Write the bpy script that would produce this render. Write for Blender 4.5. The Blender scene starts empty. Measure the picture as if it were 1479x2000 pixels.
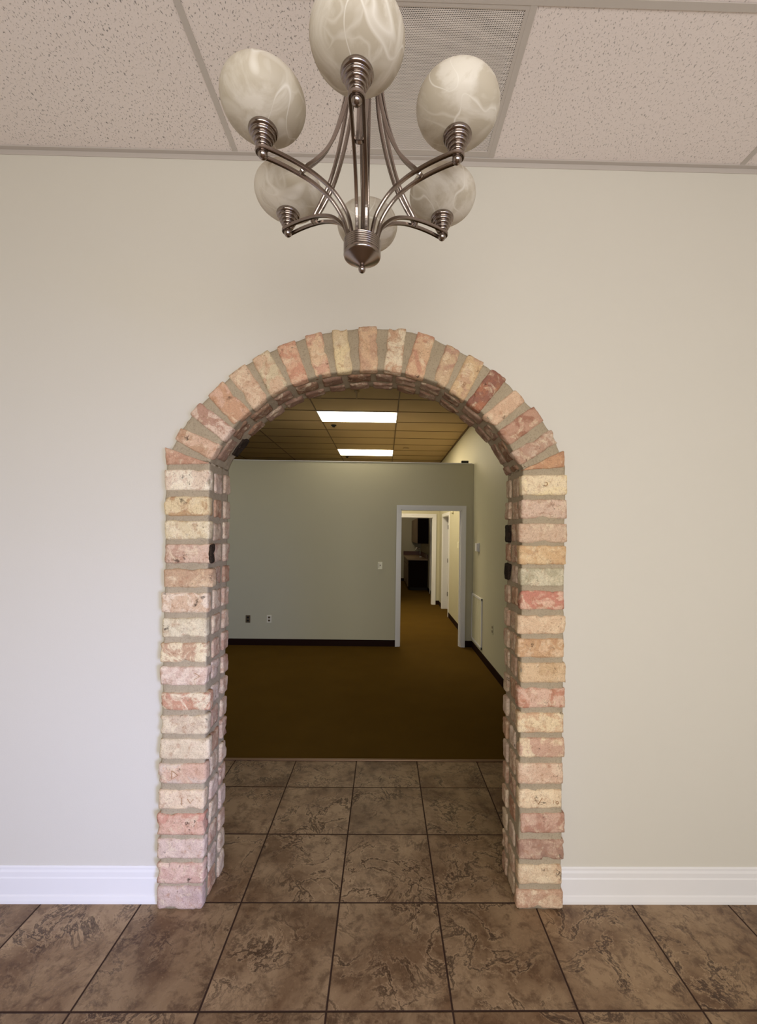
import bpy, bmesh, math, random
from mathutils import Vector, Matrix, noise
PI = math.pi
scene = bpy.context.scene
COL = scene.collection

# ------------------------------------------------------------------ camera
CAM_H = 1.77
PITCH, YAW, ROLL = 0.00848, 0.01466, 0.0137
fwd = Vector((math.sin(YAW)*math.cos(PITCH), math.cos(YAW)*math.cos(PITCH), math.sin(PITCH)))
r0 = Vector((math.cos(YAW), -math.sin(YAW), 0)); u0 = r0.cross(fwd)
rt = r0*math.cos(ROLL) + u0*math.sin(ROLL)
up = -r0*math.sin(ROLL) + u0*math.cos(ROLL)
cd = bpy.data.cameras.new('camera'); cam = bpy.data.objects.new('camera', cd); COL.objects.link(cam)
cam.matrix_world = Matrix(((rt.x, up.x, -fwd.x, 0), (rt.y, up.y, -fwd.y, 0), (rt.z, up.z, -fwd.z, CAM_H), (0, 0, 0, 1)))
cd.sensor_fit = 'VERTICAL'; cd.sensor_height = 24.0; cd.sensor_width = 24.0
cd.lens = 838.67/2000*24.0
cd.shift_x = (739.5-762.557)/2000; cd.shift_y = (1036.53-1000)/2000
cd.clip_start = 0.02; cd.clip_end = 100
scene.camera = cam

# ------------------------------------------------------------------ exposure, world, daylight
scene.view_settings.view_transform = 'Standard'; scene.view_settings.look = 'None'
scene.view_settings.gamma = 1; scene.view_settings.use_curve_mapping = False
scene.view_settings.exposure = 0.0
w = bpy.data.worlds.new('world'); scene.world = w; w.use_nodes = True
w.node_tree.nodes['Background'].inputs[0].default_value = (0.75, 0.85, 1.0, 1)
w.node_tree.nodes['Background'].inputs[1].default_value = 1.0

def area(name, loc, target, sx, sy, power, color, spread=180):
    l = bpy.data.lights.new(name, 'AREA'); l.shape = 'RECTANGLE'; l.size = sx; l.size_y = sy
    l.energy = power; l.color = color; l.spread = math.radians(spread)
    o = bpy.data.objects.new(name, l); COL.objects.link(o); o.location = loc
    o.rotation_euler = (Vector(target)-Vector(loc)).to_track_quat('-Z', 'Y').to_euler()
    return o
# daylight entering by the shop windows and the glass door behind the camera
area('daylight_window', (0.35, -2.56, 1.55), (0.35, 2, 1.75), 2.9, 1.7, 128, (1.0, 0.95, 0.89))
area('daylight_glass_door', (1.9, -1.55, 1.05), (-1.45, 2.08, 0.35), 0.8, 1.9, 17, (0.42, 0.52, 1.0), 54)
# fill lights added to brighten the rooms beyond the arch; no panel built there
area('office_fill_light', (-3.2, 5.0, 3.55), (-3.2, 5.0, 0), 1.2, 0.6, 12, (1.0, 0.86, 0.55))

area('hall_fill_light', (0.3, 8.3, 3.55), (0.5, 8.3, 0), 1.2, 0.6, 44, (1.0, 0.84, 0.60))  # added fill so the hall floor and wall come out brighter
area('kitchen_fill_light', (-0.2, 14.6, 3.55), (-0.2, 14.6, 0), 1.2, 0.6, 14, (1.0, 0.82, 0.6))  # added fill that lifts the dim kitchenette
# ------------------------------------------------------------------ helpers
def s2l(c):
    return tuple(((v/255)/12.92 if v/255 <= 0.04045 else ((v/255+0.055)/1.055)**2.4) for v in c)
def tag(o, label=None, cat=None, group=None, kind=None):
    if label: o['label'] = label
    if cat: o['category'] = cat
    if group: o['group'] = group
    if kind: o['kind'] = kind
    return o
def empty(name, loc=(0, 0, 0), label=None, cat=None, group=None):
    o = bpy.data.objects.new(name, None); COL.objects.link(o); o.location = loc; o.empty_display_size = 0.05
    return tag(o, label, cat, group)
def link(name, bm, mat, parent=None, smooth=False, recalc=True):
    me = bpy.data.meshes.new(name)
    if recalc: bmesh.ops.recalc_face_normals(bm, faces=bm.faces)
    bm.to_mesh(me); bm.free()
    o = bpy.data.objects.new(name, me); COL.objects.link(o)
    me.materials.append(mat)
    if smooth:
        for p in me.polygons: p.use_smooth = True
    if parent: 
        o.parent = parent
        o.location = -parent.location if parent.parent is None else (0, 0, 0)
    return o
def struct(name, bm, mat, parent=None, smooth=False):
    o = link(name, bm, mat, parent, smooth)
    if parent is None: o['kind'] = 'structure'
    return o
def box(bm, x0, x1, y0, y1, z0, z1, bev=0.0):
    vs = [bm.verts.new((x, y, z)) for x in (x0, x1) for y in (y0, y1) for z in (z0, z1)]
    fs = []
    for i in ((0, 1, 3, 2), (4, 6, 7, 5), (0, 4, 5, 1), (2, 3, 7, 6), (0, 2, 6, 4), (1, 5, 7, 3)):
        fs.append(bm.faces.new([vs[k] for k in i]))
    if bev:
        es = list({e for f in fs for e in f.edges})
        bmesh.ops.bevel(bm, geom=es, offset=bev, segments=2, affect='EDGES', profile=0.5)
def B(*a, bev=0.0):
    bm = bmesh.new(); box(bm, *a, bev=bev); return bm
def lathe(bm, prof, cx=0, cy=0, n=40, axis=None):
    rings = []
    for r, z in prof:
        if r < 1e-6: rings.append([bm.verts.new((cx, cy, z))])
        else: rings.append([bm.verts.new((cx+r*math.cos(2*PI*k/n), cy+r*math.sin(2*PI*k/n), z)) for k in range(n)])
    for a, b in zip(rings, rings[1:]):
        for k in range(n):
            k2 = (k+1) % n
            if len(a) == 1 and len(b) == 1: continue
            if len(a) == 1: bm.faces.new((a[0], b[k], b[k2]))
            elif len(b) == 1: bm.faces.new((a[k], b[0], a[k2]))
            else: bm.faces.new((a[k], b[k], b[k2], a[k2]))
def crom(pts, n=8):
    P = [Vector(p) for p in pts]; P = [P[0]*2-P[1]]+P+[P[-1]*2-P[-2]]; out = []
    for i in range(1, len(P)-2):
        for k in range(n):
            t = k/n; a, b, c, d = P[i-1], P[i], P[i+1], P[i+2]
            out.append(0.5*((2*b)+(c-a)*t+(2*a-5*b+4*c-d)*t*t+(3*b-a-3*c+d)*t**3))
    out.append(P[-2].copy()); return out
def sweep(bm, path, sec, upv=Vector((0, 0, 1))):
    """sweep a closed section (list of (a,b)) along path; a lies along side, b along up"""
    rings = []
    for i, p in enumerate(path):
        t = (path[min(i+1, len(path)-1)]-path[max(i-1, 0)]).normalized()
        u = upv[i] if isinstance(upv, list) else upv
        side = t.cross(u).normalized(); uu = side.cross(t).normalized()
        rings.append([bm.verts.new(p+side*a+uu*b) for a, b in sec])
    n = len(sec)
    for a, b in zip(rings, rings[1:]):
        for k in range(n): bm.faces.new((a[k], a[(k+1) % n], b[(k+1) % n], b[k]))
    bm.faces.new(rings[0]); bm.faces.new(rings[-1])

# ------------------------------------------------------------------ materials
def newmat(name):
    m = bpy.data.materials.new(name); m.use_nodes = True; nt = m.node_tree
    return m, nt, nt.nodes['Principled BSDF']
def N(nt, t, **kw):
    n = nt.nodes.new(t)
    for k, v in kw.items():
        if k.startswith('i_'): n.inputs[k[2:].replace('_', ' ')].default_value = v
        else: setattr(n, k, v)
    return n
def L(nt, a, b): nt.links.new(a, b)
def plain(name, c, rough=0.6, metal=0.0, spec=0.5, bump=0.0, bscale=200, var=0.0):
    m, nt, p = newmat(name); c = s2l(c)
    p.inputs['Base Color'].default_value = (*c, 1); p.inputs['Roughness'].default_value = rough
    p.inputs['Metallic'].default_value = metal; p.inputs['Specular IOR Level'].default_value = spec
    if bump or var:
        tc = N(nt, 'ShaderNodeTexCoord'); no = N(nt, 'ShaderNodeTexNoise', i_Scale=bscale, i_Detail=3.0)
        L(nt, tc.outputs['Object'], no.inputs['Vector'])
        if bump:
            b = N(nt, 'ShaderNodeBump', i_Strength=bump, i_Distance=0.002)
            L(nt, no.outputs['Fac'], b.inputs['Height']); L(nt, b.outputs[0], p.inputs['Normal'])
        if var:
            mx = N(nt, 'ShaderNodeMix', data_type='RGBA'); n2 = N(nt, 'ShaderNodeTexNoise', i_Scale=3.0, i_Detail=4.0)
            L(nt, tc.outputs['Object'], n2.inputs['Vector'])
            mx.inputs[6].default_value = (*[v*(1-var) for v in c], 1); mx.inputs[7].default_value = (*[v*(1+var) for v in c], 1)
            L(nt, n2.outputs['Fac'], mx.inputs[0]); L(nt, mx.outputs[2], p.inputs['Base Color'])
    return m
def math_(nt, op, a, b=None, clamp=False):
    n = nt.nodes.new('ShaderNodeMath'); n.operation = op; n.use_clamp = clamp
    for i, v in enumerate((a, b)):
        if v is None: continue
        if isinstance(v, (int, float)): n.inputs[i].default_value = v
        else: L(nt, v, n.inputs[i])
    return n.outputs[0]
def mixc(nt, fac, a, b, mode='MIX'):
    n = N(nt, 'ShaderNodeMix', data_type='RGBA', blend_type=mode)
    for i, v in ((0, fac), (6, a), (7, b)):
        if isinstance(v, (int, float)): n.inputs[i].default_value = v
        elif isinstance(v, tuple): n.inputs[i].default_value = (*v, 1)
        else: L(nt, v, n.inputs[i])
    return n.outputs[2]
def ramp(nt, f, a, b):
    n = N(nt, 'ShaderNodeMapRange'); n.inputs[1].default_value = a; n.inputs[2].default_value = b
    L(nt, f, n.inputs[0]); return n.outputs[0]

M_wall = plain('foyer_wall_paint', (213, 209, 198), 0.55, spec=0.3, bump=0.12, bscale=180, var=0.012)
M_owall = plain('office_wall_paint', (198, 193, 167), 0.6, spec=0.3, bump=0.1, bscale=160, var=0.02)
M_white = plain('white_trim_paint', (232, 231, 231), 0.35, bump=0.05, bscale=60, var=0.02)
M_backwall = plain('dark_storefront_wall', (92, 82, 72), 0.6)
M_grid = plain('ceiling_grid_paint', (192, 184, 177), 0.5)
M_dkbase = plain('dark_brown_rubber_base', (34, 17, 11), 0.6, spec=0.08)
M_metal = plain('brushed_nickel', (150, 138, 130), 0.21, metal=1.0, bump=0.05, bscale=900)
M_dark = plain('dark_void', (12, 9, 7), 0.8)
M_black = plain('black_plastic', (18, 16, 15), 0.5)
M_ivory = plain('ivory_plastic', (238, 234, 205), 0.35)
M_brownpl = plain('brown_plastic', (92, 74, 44), 0.5)
M_cab = plain('dark_cabinet_wood', (20, 9, 5), 0.6, spec=0.06, var=0.2)
M_cabdoor = plain('cabinet_door_wood', (120, 98, 72), 0.5, var=0.1)
M_counter = plain('laminate_counter', (150, 125, 95), 0.35, var=0.15)
M_splash = plain('reddish_backsplash', (88, 46, 30), 0.4, var=0.15)
M_chrome = plain('chrome', (210, 208, 205), 0.15, metal=1.0)
M_strip = plain('carpet_edge_strip', (120, 92, 66), 0.4, metal=0.3)

# fissured ceiling tile
def ceil_mat(name, base, thr, depth):
    m, nt, p = newmat(name); tc = N(nt, 'ShaderNodeTexCoord')
    mp = N(nt, 'ShaderNodeMapping'); mp.inputs['Scale'].default_value = (1, 0.55, 1); mp.inputs['Rotation'].default_value = (0, 0, 0.25)
    L(nt, tc.outputs['Object'], mp.inputs['Vector'])
    n1 = N(nt, 'ShaderNodeTexNoise', i_Scale=170.0, i_Detail=2.5, i_Roughness=0.6, i_Distortion=0.4)
    L(nt, mp.outputs[0], n1.inputs['Vector'])
    n2 = N(nt, 'ShaderNodeTexNoise', i_Scale=300.0, i_Detail=2.0); L(nt, tc.outputs['Object'], n2.inputs['Vector'])
    f = ramp(nt, n1.outputs['Fac'], thr, thr+0.05)
    b0 = s2l(base); dk = tuple(v*depth for v in b0)
    c = mixc(nt, math_(nt, 'MULTIPLY', n2.outputs['Fac'], 0.25), b0, tuple(v*0.8 for v in b0))
    c = mixc(nt, f, c, dk); L(nt, c, p.inputs['Base Color']); p.inputs['Roughness'].default_value = 0.9
    p.inputs['Specular IOR Level'].default_value = 0.1
    h = math_(nt, 'SUBTRACT', math_(nt, 'MULTIPLY', n2.outputs['Fac'], 0.25), f)
    bp = N(nt, 'ShaderNodeBump', i_Strength=0.6, i_Distance=0.003); L(nt, h, bp.inputs['Height']); L(nt, bp.outputs[0], p.inputs['Normal'])
    return m
M_ctile = ceil_mat('fissured_ceiling_tile', (236, 226, 221), 0.61, 0.38)
M_ctile2 = ceil_mat('shallow_fissured_ceiling_tile', (236, 226, 222), 0.61, 0.60)
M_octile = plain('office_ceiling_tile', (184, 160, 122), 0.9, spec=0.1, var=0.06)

# stone-look floor tile
TS, TX0, TY0 = 0.46947, -0.65847, 3.01653
def floor_mat():
    m, nt, p = newmat('stone_look_floor_tile'); tc = N(nt, 'ShaderNodeTexCoord')
    sp = N(nt, 'ShaderNodeSeparateXYZ'); L(nt, tc.outputs['Object'], sp.inputs[0])
    u = math_(nt, 'DIVIDE', math_(nt, 'SUBTRACT', sp.outputs[0], TX0), TS); v = math_(nt, 'DIVIDE', math_(nt, 'SUBTRACT', sp.outputs[1], TY0), TS)
    fu = math_(nt, 'FLOOR', u); fv = math_(nt, 'FLOOR', v)
    def edge(a, f):
        fr = math_(nt, 'SUBTRACT', a, f); return math_(nt, 'MINIMUM', fr, math_(nt, 'SUBTRACT', 1.0, fr))
    d = math_(nt, 'MINIMUM', edge(u, fu), edge(v, fv))
    grout = math_(nt, 'SUBTRACT', 1.0, ramp(nt, d, 0.0060, 0.0100))
    cell = N(nt, 'ShaderNodeCombineXYZ'); L(nt, math_(nt, 'MULTIPLY', fu, 7.3), cell.inputs[0]); L(nt, math_(nt, 'MULTIPLY', fv, 5.1), cell.inputs[1]); L(nt, math_(nt, 'MULTIPLY', math_(nt, 'ADD', fu, fv), 3.7), cell.inputs[2])
    va = N(nt, 'ShaderNodeVectorMath', operation='ADD'); L(nt, tc.outputs['Object'], va.inputs[0]); L(nt, cell.outputs[0], va.inputs[1])
    def nz(s, d_, r=0.6, dist=0.0):
        n = N(nt, 'ShaderNodeTexNoise', i_Scale=s, i_Detail=d_, i_Roughness=r, i_Distortion=dist); L(nt, va.outputs[0], n.inputs['Vector']); return n.outputs['Fac']
    big = nz(3.2, 6.0, 0.6, 0.4); mid = nz(16.0, 7.0, 0.72, 0.3); fine = nz(75.0, 5.0, 0.75)
    # crevice network where a distorted noise crosses its middle value
    cr = math_(nt, 'ABSOLUTE', math_(nt, 'SUBTRACT', nz(4.6, 8.0, 0.66, 0.45), 0.5))
    patch = ramp(nt, nz(2.6, 2.0), 0.42, 0.58)
    crev = math_(nt, 'MULTIPLY', math_(nt, 'SUBTRACT', 1.0, ramp(nt, cr, 0.0, 0.020)), math_(nt, 'ADD', math_(nt, 'MULTIPLY', patch, 0.75), 0.25))
    lite = math_(nt, 'MULTIPLY', math_(nt, 'SUBTRACT', 1.0, ramp(nt, math_(nt, 'ABSOLUTE', math_(nt, 'SUBTRACT', cr, 0.03)), 0.0, 0.014)), patch)
    A, Bc, C = s2l((112, 86, 62)), s2l((154, 129, 100)), s2l((72, 48, 31))
    c = mixc(nt, ramp(nt, big, 0.40, 0.60), A, Bc)
    c = mixc(nt, math_(nt, 'MULTIPLY', ramp(nt, mid, 0.48, 0.62), 0.6), c, C)
    c = mixc(nt, math_(nt, 'MULTIPLY', ramp(nt, fine, 0.56, 0.72), 0.55), c, s2l((172, 144, 112)))
    c = mixc(nt, math_(nt, 'MULTIPLY', lite, 0.6), c, s2l((178, 152, 120)))
    c = mixc(nt, math_(nt, 'MULTIPLY', crev, 0.8), c, s2l((44, 27, 17)))
    wn = N(nt, 'ShaderNodeTexWhiteNoise'); L(nt, cell.outputs[0], wn.inputs['Vector'])
    tv = math_(nt, 'ADD', math_(nt, 'MULTIPLY', wn.outputs['Value'], 0.18), 0.91)
    tvc = N(nt, 'ShaderNodeCombineColor')
    for i in range(3): L(nt, tv, tvc.inputs[i])
    c = mixc(nt, 1.0, c, tvc.outputs[0], 'MULTIPLY')
    c = mixc(nt, grout, c, s2l((52, 32, 20)))
    L(nt, c, p.inputs['Base Color'])
    rg = math_(nt, 'ADD', math_(nt, 'MULTIPLY', fine, 0.2), 0.36); L(nt, math_(nt, 'MAXIMUM', rg, math_(nt, 'MULTIPLY', grout, 0.9)), p.inputs['Roughness'])
    p.inputs['Specular IOR Level'].default_value = 0.35
    h = math_(nt, 'SUBTRACT', math_(nt, 'MULTIPLY', mid, 0.5), math_(nt, 'ADD', math_(nt, 'MULTIPLY', crev, 0.5), math_(nt, 'MULTIPLY', grout, 1.2)))
    bp = N(nt, 'ShaderNodeBump', i_Strength=0.5, i_Distance=0.003); L(nt, h, bp.inputs['Height']); L(nt, bp.outputs[0], p.inputs['Normal'])
    return m
M_floor = floor_mat()

def carpet_mat():
    m, nt, p = newmat('brown_carpet'); tc = N(nt, 'ShaderNodeTexCoord')
    n1 = N(nt, 'ShaderNodeTexNoise', i_Scale=350.0, i_Detail=2.0); n2 = N(nt, 'ShaderNodeTexNoise', i_Scale=2.5, i_Detail=4.0)
    for n in (n1, n2): L(nt, tc.outputs['Object'], n.inputs['Vector'])
    c = mixc(nt, n2.outputs['Fac'], s2l((84, 62, 20)), s2l((98, 74, 26)))
    c = mixc(nt, math_(nt, 'MULTIPLY', n1.outputs['Fac'], 0.5), c, s2l((66, 48, 14))); L(nt, c, p.inputs['Base Color'])
    p.inputs['Roughness'].default_value = 1.0; p.inputs['Specular IOR Level'].default_value = 0.05
    bp = N(nt, 'ShaderNodeBump', i_Strength=0.8, i_Distance=0.004); L(nt, n1.outputs['Fac'], bp.inputs['Height']); L(nt, bp.outputs[0], p.inputs['Normal'])
    return m
M_carpet = carpet_mat()

def brick_mat():
    m, nt, p = newmat('salvaged_brick'); tc = N(nt, 'ShaderNodeTexCoord')
    a1 = N(nt, 'ShaderNodeAttribute', attribute_name='c1'); a2 = N(nt, 'ShaderNodeAttribute', attribute_name='c2')
    def nz(s, d_, r=0.6, dist=0.0):
        n = N(nt, 'ShaderNodeTexNoise', i_Scale=s, i_Detail=d_, i_Roughness=r, i_Distortion=dist); L(nt, tc.outputs['Object'], n.inputs['Vector']); return n.outputs['Fac']
    blot = ramp(nt, nz(11.0, 5.0, 0.65, 0.8), 0.46, 0.54)
    fine = nz(70.0, 5.0, 0.75); mid = nz(20.0, 6.0, 0.72, 0.7); fine2 = nz(190.0, 3.0, 0.7)
    c = mixc(nt, blot, a1.outputs['Color'], a2.outputs['Color'])
    sr = N(nt, 'ShaderNodeSeparateColor'); L(nt, a1.outputs['Color'], sr.inputs[0]); kk = ramp(nt, sr.outputs[0], 0.03, 0.10)
    c = mixc(nt, math_(nt, 'MULTIPLY', math_(nt, 'MULTIPLY', ramp(nt, mid, 0.53, 0.64), 0.5), kk), c, s2l((244, 228, 194)))
    c = mixc(nt, math_(nt, 'MULTIPLY', ramp(nt, nz(24.0, 5.0, 0.7, 0.3), 0.54, 0.68), math_(nt, 'MULTIPLY', kk, 0.55)), c, s2l((178, 130, 98)))
    c = mixc(nt, math_(nt, 'MULTIPLY', ramp(nt, fine, 0.54, 0.70), math_(nt, 'MULTIPLY', kk, 0.55)), c, s2l((146, 108, 80)))
    c = mixc(nt, math_(nt, 'MULTIPLY', ramp(nt, fine2, 0.45, 0.75), 0.35), c, s2l((110, 84, 64)))
    soot = math_(nt, 'MULTIPLY', ramp(nt, nz(17.0, 6.0, 0.75, 0.4), 0.62, 0.70), 0.9)
    c = mixc(nt, soot, c, s2l((62, 48, 38)))
    L(nt, c, p.inputs['Base Color']); p.inputs['Roughness'].default_value = 0.92; p.inputs['Specular IOR Level'].default_value = 0.15
    h = math_(nt, 'ADD', math_(nt, 'MULTIPLY', mid, 1.0), math_(nt, 'SUBTRACT', math_(nt, 'MULTIPLY', fine, 0.6), math_(nt, 'MULTIPLY', soot, 0.5)))
    bp = N(nt, 'ShaderNodeBump', i_Strength=0.9, i_Distance=0.006); L(nt, h, bp.inputs['Height']); L(nt, bp.outputs[0], p.inputs['Normal'])
    return m
M_brick = brick_mat()
def mortar_mat():
    m, nt, p = newmat('grey_mortar'); tc = N(nt, 'ShaderNodeTexCoord')
    n1 = N(nt, 'ShaderNodeTexNoise', i_Scale=160.0, i_Detail=4.0); n2 = N(nt, 'ShaderNodeTexNoise', i_Scale=9.0, i_Detail=5.0)
    for n in (n1, n2): L(nt, tc.outputs['Object'], n.inputs['Vector'])
    c = mixc(nt, n2.outputs['Fac'], s2l((156, 142, 118)), s2l((184, 170, 146)))
    c = mixc(nt, math_(nt, 'MULTIPLY', ramp(nt, n1.outputs['Fac'], 0.5, 0.7), 0.4), c, s2l((112, 100, 82))); L(nt, c, p.inputs['Base Color'])
    p.inputs['Roughness'].default_value = 0.95; p.inputs['Specular IOR Level'].default_value = 0.1
    bp = N(nt, 'ShaderNodeBump', i_Strength=0.5, i_Distance=0.003); L(nt, n1.outputs['Fac'], bp.inputs['Height']); L(nt, bp.outputs[0], p.inputs['Normal'])
    return m
M_mortar = mortar_mat()

def shade_mat():
    m, nt, p = newmat('alabaster_glass'); tc = N(nt, 'ShaderNodeTexCoord')
    oi = N(nt, 'ShaderNodeObjectInfo'); va = N(nt, 'ShaderNodeVectorMath', operation='ADD'); cb = N(nt, 'ShaderNodeCombineXYZ')
    L(nt, math_(nt, 'MULTIPLY', oi.outputs['Random'], 5.0), cb.inputs[0]); L(nt, math_(nt, 'MULTIPLY', oi.outputs['Random'], 3.0), cb.inputs[2])
    L(nt, tc.outputs['Object'], va.inputs[0]); L(nt, cb.outputs[0], va.inputs[1])
    def nz(s, d_, r, dist):
        n = N(nt, 'ShaderNodeTexNoise', i_Scale=s, i_Detail=d_, i_Roughness=r, i_Distortion=dist); L(nt, va.outputs[0], n.inputs['Vector']); return n.outputs['Fac']
    v1 = math_(nt, 'SUBTRACT', 1.0, ramp(nt, math_(nt, 'ABSOLUTE', math_(nt, 'SUBTRACT', nz(9.0, 1.0, 0.35, 0.9), 0.5)), 0.0, 0.020))
    v2 = math_(nt, 'SUBTRACT', 1.0, ramp(nt, math_(nt, 'ABSOLUTE', math_(nt, 'SUBTRACT', nz(11.0, 1.5, 0.4, 0.8), 0.47)), 0.0, 0.035))
    cl = ramp(nt, nz(7.0, 5.0, 0.6, 2.0), 0.45, 0.60)
    f = math_(nt, 'MAXIMUM', math_(nt, 'MULTIPLY', v1, 0.9), math_(nt, 'MAXIMUM', math_(nt, 'MULTIPLY', v2, 0.45), math_(nt, 'MULTIPLY', cl, 0.65)))
    c = mixc(nt, f, s2l((214, 205, 186)), s2l((252, 248, 238)))
    L(nt, c, p.inputs['Base Color']); p.inputs['Roughness'].default_value = 0.42; p.inputs['Specular IOR Level'].default_value = 0.35
    tr = N(nt, 'ShaderNodeBsdfTranslucent'); L(nt, c, tr.inputs['Color'])
    mx = N(nt, 'ShaderNodeMixShader'); mx.inputs[0].default_value = 0.38
    L(nt, p.outputs[0], mx.inputs[1]); L(nt, tr.outputs[0], mx.inputs[2])
    L(nt, mx.outputs[0], nt.nodes['Material Output'].inputs['Surface'])
    return m
M_shade = shade_mat()

def perf_mat():
    m, nt, p = newmat('perforated_white_metal'); tc = N(nt, 'ShaderNodeTexCoord')
    sp = N(nt, 'ShaderNodeSeparateXYZ'); L(nt, tc.outputs['Object'], sp.inputs[0])
    P_ = 0.0062
    v = math_(nt, 'DIVIDE', sp.outputs[1], P_*0.866); fv = math_(nt, 'FLOOR', v)
    odd = math_(nt, 'MULTIPLY', math_(nt, 'MODULO', fv, 2.0), 0.5)
    u = math_(nt, 'ADD', math_(nt, 'DIVIDE', sp.outputs[0], P_), odd)
    du = math_(nt, 'SUBTRACT', math_(nt, 'FRACT', u), 0.5); dv = math_(nt, 'MULTIPLY', math_(nt, 'SUBTRACT', math_(nt, 'FRACT', v), 0.5), 0.866)
    r = math_(nt, 'SQRT', math_(nt, 'ADD', math_(nt, 'MULTIPLY', du, du), math_(nt, 'MULTIPLY', dv, dv)))
    hole = math_(nt, 'LESS_THAN', r, 0.34)
    p.inputs['Base Color'].default_value = (*s2l((240, 232, 226)), 1); p.inputs['Roughness'].default_value = 0.5
    tr = N(nt, 'ShaderNodeBsdfTransparent'); mx = N(nt, 'ShaderNodeMixShader')
    L(nt, hole, mx.inputs[0]); L(nt, p.outputs[0], mx.inputs[1]); L(nt, tr.outputs[0], mx.inputs[2])
    L(nt, mx.outputs[0], nt.nodes['Material Output'].inputs['Surface'])
    return m
M_perf = perf_mat()
M_diff = plain('diffuser_grey_metal', (176, 168, 160), 0.6)
def emis(name, c, s):
    m, nt, p = newmat(name); p.inputs['Base Color'].default_value = (*s2l((240, 240, 235)), 1)
    p.inputs['Emission Color'].default_value = (*c, 1); p.inputs['Emission Strength'].default_value = s; return m
M_panel = emis('lit_prismatic_panel', (1.0, 0.88, 0.63), 14.0)

# ================================================================== THE ROOM
H = 3.612
WF, WB = 2.09, 2.27            # faces of the arch wall
FX0, FX1, FYB = -2.7, 2.7, -2.6
RX = 1.415                     # right wall of the office and hall
PY = 6.78                      # office partition, front face
PH = 2.905
OX0, OYB = -5.2, 17.0

# floors
bm = bmesh.new()
box(bm, FX0, FX1, FYB, WF, -0.05, 0); box(bm, -1.6, RX, WF, 3.372, -0.05, 0)
struct('floor', bm, M_floor)
bm = bmesh.new()
box(bm, OX0, RX, 3.378, OYB, -0.05, 0.004); box(bm, OX0, -1.6, WB, 3.378, -0.05, 0.004)
box(bm, RX, 2.9, 9.1, 10.6, -0.05, 0.004)
struct('floor_carpet', bm, M_carpet)
bm = B(-1.6, RX, 3.362, 3.388, 0.0, 0.009, bev=0.003)
struct('trim_1', bm, M_strip)

# arch inner and outer curves (x, z) on the front face
VS = [[(-1.039,2.166),(-1.039,2.166),(-0.827,2.094),(-1.034,2.083)],[(-0.998,2.204),(-0.97,2.262),(-0.778,2.185),(-0.827,2.111)],[(-0.928,2.326),(-0.882,2.383),(-0.719,2.265),(-0.767,2.197)],[(-0.845,2.414),(-0.776,2.487),(-0.642,2.346),(-0.72,2.279)],[(-0.752,2.51),(-0.672,2.572),(-0.561,2.415),(-0.629,2.351)],[(-0.641,2.59),(-0.564,2.642),(-0.464,2.478),(-0.546,2.418)],[(-0.527,2.651),(-0.437,2.69),(-0.37,2.502),(-0.447,2.476)],[(-0.392,2.709),(-0.31,2.733),(-0.262,2.532),(-0.34,2.508)],[(-0.265,2.739),(-0.189,2.751),(-0.16,2.546),(-0.239,2.533)],[(-0.137,2.759),(-0.046,2.763),(-0.039,2.552),(-0.13,2.548)],[(0.009,2.756),(0.094,2.753),(0.072,2.539),(-0.014,2.551)],[(0.148,2.742),(0.233,2.716),(0.179,2.515),(0.088,2.537)],[(0.287,2.687),(0.356,2.651),(0.288,2.477),(0.222,2.501)],[(0.391,2.639),(0.471,2.598),(0.376,2.411),(0.302,2.458)],[(0.505,2.574),(0.579,2.52),(0.452,2.361),(0.386,2.406)],[(0.621,2.474),(0.67,2.416),(0.53,2.293),(0.464,2.345)],[(0.709,2.396),(0.76,2.324),(0.599,2.202),(0.541,2.273)],[(0.793,2.285),(0.831,2.218),(0.65,2.11),(0.601,2.17)],[(0.86,2.185),(0.862,2.103),(0.661,2.085),(0.661,2.089)]]
PL = [[(-1.04,2.062),(-0.829,2.065),(-0.827,1.966),(-1.038,1.963)],[(-1.04,1.935),(-0.829,1.938),(-0.828,1.845),(-1.039,1.842)],[(-1.035,1.821),(-0.824,1.824),(-0.823,1.734),(-1.034,1.731)],[(-1.032,1.711),(-0.813,1.714),(-0.811,1.62),(-1.031,1.618)],[(-1.037,1.593),(-0.806,1.596),(-0.805,1.507),(-1.035,1.505)],[(-1.046,1.482),(-0.827,1.484),(-0.825,1.388),(-1.044,1.386)],[(-1.039,1.362),(-0.831,1.364),(-0.829,1.273),(-1.038,1.27)],[(-1.046,1.245),(-0.829,1.247),(-0.827,1.154),(-1.044,1.152)],[(-1.046,1.133),(-0.822,1.135),(-0.821,1.045),(-1.044,1.043)],[(-1.039,1.011),(-0.809,1.013),(-0.807,0.93),(-1.038,0.928)],[(-1.04,0.905),(-0.818,0.907),(-0.817,0.817),(-1.039,0.815)],[(-1.041,0.794),(-0.809,0.796),(-0.808,0.7),(-1.039,0.699)],[(-1.046,0.679),(-0.822,0.68),(-0.82,0.585),(-1.045,0.584)],[(-1.042,0.556),(-0.828,0.557),(-0.827,0.467),(-1.041,0.466)],[(-1.048,0.445),(-0.823,0.446),(-0.822,0.348),(-1.046,0.347)],[(-1.046,0.327),(-0.824,0.328),(-0.823,0.236),(-1.044,0.236)],[(-1.045,0.216),(-0.825,0.216),(-0.824,0.119),(-1.043,0.119)],[(-1.042,0.107),(-0.829,0.108),(-0.827,0.002),(-1.04,0.002)]]
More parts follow.
